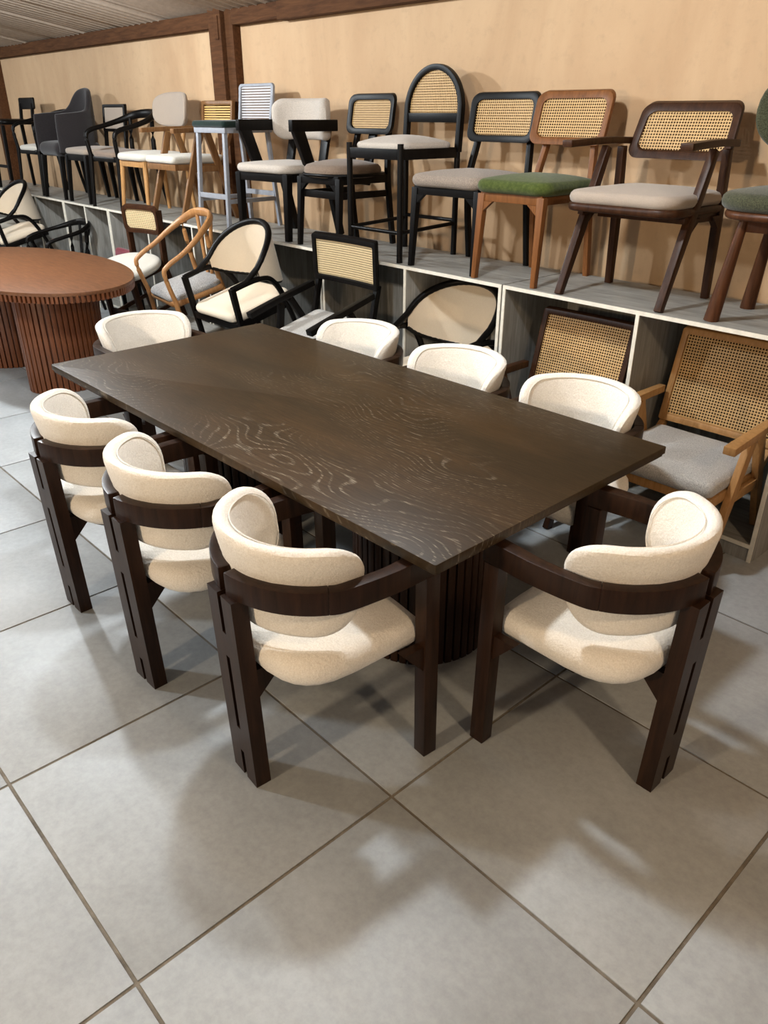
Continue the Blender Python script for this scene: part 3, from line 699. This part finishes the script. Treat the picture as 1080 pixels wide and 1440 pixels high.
ramp(-6.42, -3.30, 0, 'low grey sloping board under the armchairs behind the dining table')
ramp(-10.1, -8.60, .10, 'low grey sloping board under the chairs at the far left')
def oval_chair(label, xc, yc, rz=0, al=AL, zc=0, rear_z=0):
    # black frame, cream barrel back whose top rail sweeps down into the front of the arms
    loc = (xc, yc, zc)
    t = thing('barrel_armchair', label, 'chair', loc, rz, al, 'cream barrel-back armchairs with black frames')
    hw = .29
    def plan(a):   # a from -1 to 1 around the back
        th = a*PI*.5*1.18; 
        return Vector((hw*math.sin(max(-PI/2, min(PI/2, th))), .02+.27*math.cos(th) if abs(th) < PI/2 else .02-(abs(th)-PI/2)*.85, 0))
    def ztop(a): return .655+.235*max(0, 1-(abs(a)/.93)**2.0)**.75
    def zlow(a): return .645-.13*max(0, 1-(abs(a)/.86)**2)**.8
    A = [-1+2*k/28 for k in range(29)]
    put('top_rail', G().tube([plan(a)*1.0+Vector((0, 0, ztop(a))) for a in A], [.018,.021,.022,.021,.018], 10, False, flat=1), 'black', t)
    put('lower_rail', G().tube([plan(a)*.985+Vector((0, 0, zlow(a)-.004)) for a in A[2:-2]], .013, 8, False), 'black', t)
    g = G(); vs = []; nn = 8; AA = [-.86+1.72*k/30 for k in range(31)]
    for sd in (-.014, .014):
        for a in AA:
            p = plan(a); nrm = Vector((p.x, p.y-.02, 0)); nrm = nrm.normalized() if nrm.length > 0 else nrm
            for k in range(nn+1):
                tt = k/nn; z = zlow(a)+(ztop(a)-zlow(a))*tt; q = p+nrm*(sd+.0*tt); vs.append((q.x, q.y, z))
    m_ = nn+1; fs = []; off = len(AA)*m_
    for i in range(len(AA)-1):
        for k in range(nn): fs += [(i*m_+k, i*m_+k+1, (i+1)*m_+k+1, (i+1)*m_+k), (off+i*m_+k, off+(i+1)*m_+k, off+(i+1)*m_+k+1, off+i*m_+k+1)]
    for i in range(len(AA)-1): fs += [(i*m_, (i+1)*m_, off+(i+1)*m_, off+i*m_), (i*m_+nn, off+i*m_+nn, off+(i+1)*m_+nn, (i+1)*m_+nn)]
    g.add(vs, fs); put('back_panel', g, 'cream', t)
    for s in (-1, 1):
        put('leg', G().beam((s*.27, -.235, 0), (s*.288, -.215, .66), (.028,.028), (.036,.036)), 'black', t, .003)
        put('leg', G().tube([(s*.30, -.20, .655), (s*.30, -.02, .65), (s*.29, .09, .60), (s*.27, .17, .42), (s*.25, .25, rear_z)], [.018,.018,.02,.019,.014], 8), 'black', t, 0, 'curved arm running down into the rear leg')
    apron(t, 'black', .53, .48, .375, .425, .03); seat_pad(t, 'cream', .53, .50, .45, .06, .08, .016)
    return t
oval_chair('black framed barrel armchair with cream back beside the honey wood armchair', -4.57, 3.08, 0, AL, zr(3.08))
oval_chair('cream barrel armchair inside the cubby behind the far side dining chairs', -2.955, 3.27, R(7), 0, 0, .084)
oval_chair('cream barrel armchair at the left edge beyond the oval table', -9.02, 3.20, 0, AL, zr(3.10))
# honey wood loop armchair, grey tweed seat
t = loop_chair('loop_armchair', 'honey wood armchair with one-piece curved rail and grey tweed seat', (-5.26, 3.06, zr(3.06)), R(-8), 'ash', 'grey', .56, .71, .17, AL, None, .0175, .46, 1.3, depth=.31)
# black armchair in the narrow cabinet with green seat
loop_chair('loop_armchair', 'black curved-arm chair with olive seat in front of the narrow cabinet', (-7.90, 3.10, 0), R(-3), 'black', 'green', .56, .70, .10, 0, None, .017, .43, 1.0)
t = thing('small_cane_chair', 'dark wood chair with small pale cane back and oval white seat', 'chair', (-6.13, 3.06, zr(3.06)), R(12), AL)
legs4(t, 'dwal', .36, .34, .46, (.045,.045), (.028,.028), (.03,.04), 0)
for s in (-1, 1): put('back_post', G().beam((s*.19, .17, .40), (s*.195, .27, .86), (.03,.05)), 'dwal', t, .003)
put('seat', G().pad(sellipse(.29, .255, 2.4), flatmap(.505, -.06, 0), .07, .02), 'white', t)
apron(t, 'dwal', .36, .34, .42, .47, .025)
for y_ in (-.185, .185): put('stretcher', G().box(-.19, .19, y_-.012, y_+.012, .16, .19), 'dwal', t, .002)
for s in (-1, 1): put('stretcher', G().box(s*.195-.01, s*.195+.01, -.19, .19, .13, .16), 'dwal', t, .002)
cane_back(t, 'dwal', 'canelight', .245, .79, .42, .21, .05, .03, .18, .3)
# crimson seat chair behind the oval table
t = thing('crimson_chair', 'low black chair with crimson velvet seat behind the oval table', 'chair', (-6.86, 3.06, 0), R(-4), 0)
legs4(t, 'black', .40, .38, .42, (.04,.04), (.03,.03), (.01,.03)); apron(t, 'black', .42, .40, .375, .42, .025); seat_pad(t, 'crimson', .46, .44, .45, .07, .07, .02)
put('stretcher', G().box(-.2, .2, -.20, -.18, .22, .25), 'black', t)
for s in (-1, 1): put('back_post', G().beam((s*.18, .19, .40), (s*.18, .20, .60), (.03,.03)), 'black', t, .003)
put('backrest', G().pad(rrect(.42, .16, .04), backmap(.21, .60, .1, .3), .04, .004), 'crimson', t)
# black cane armchair with raised back
t = vleg_armchair('cane_armchair', 'black cane-back armchair with light seat behind the dining table', (-3.67, 3.02, zr(3.02)-.01), R(0), 'black', 'lgrey', 'canelight', .60, AL, None, .27, .765, .43, .05, .60, .58, .04, .25)
# dark walnut and oak cane armchairs in the right-hand cubbies
vleg_armchair('cane_armchair', 'dark walnut armchair with large cane back in the left cubby of the end cabinet', (-2.11, 3.05, 0), R(0), 'dwal', 'lgrey', 'cane', .60, grp=None, bh=.43, rear_z=.084, zb=.665, seatz=.40, armz=.58, bw=.54)
vleg_armchair('cane_armchair', 'light oak armchair with large cane back and grey seat in the end cubby', (-1.395, 3.17, 0), R(0), 'oak', 'lgrey', 'cane', .60, grp=None, bh=.44, rear_z=.084, zb=.665, seatz=.40, thick=.075, armz=.59, bw=.55, seatd=.50, lw=.06)
# dark cane chair at the far left behind the barrel chair
cane_chair('cane_back_chair', 'dark cane-back chair at the far left edge behind the barrel armchair', (-9.72, 3.20, zr(3.10)), R(0), 'dwal', 'white', 'canelight', .45, .44, .25, .76)
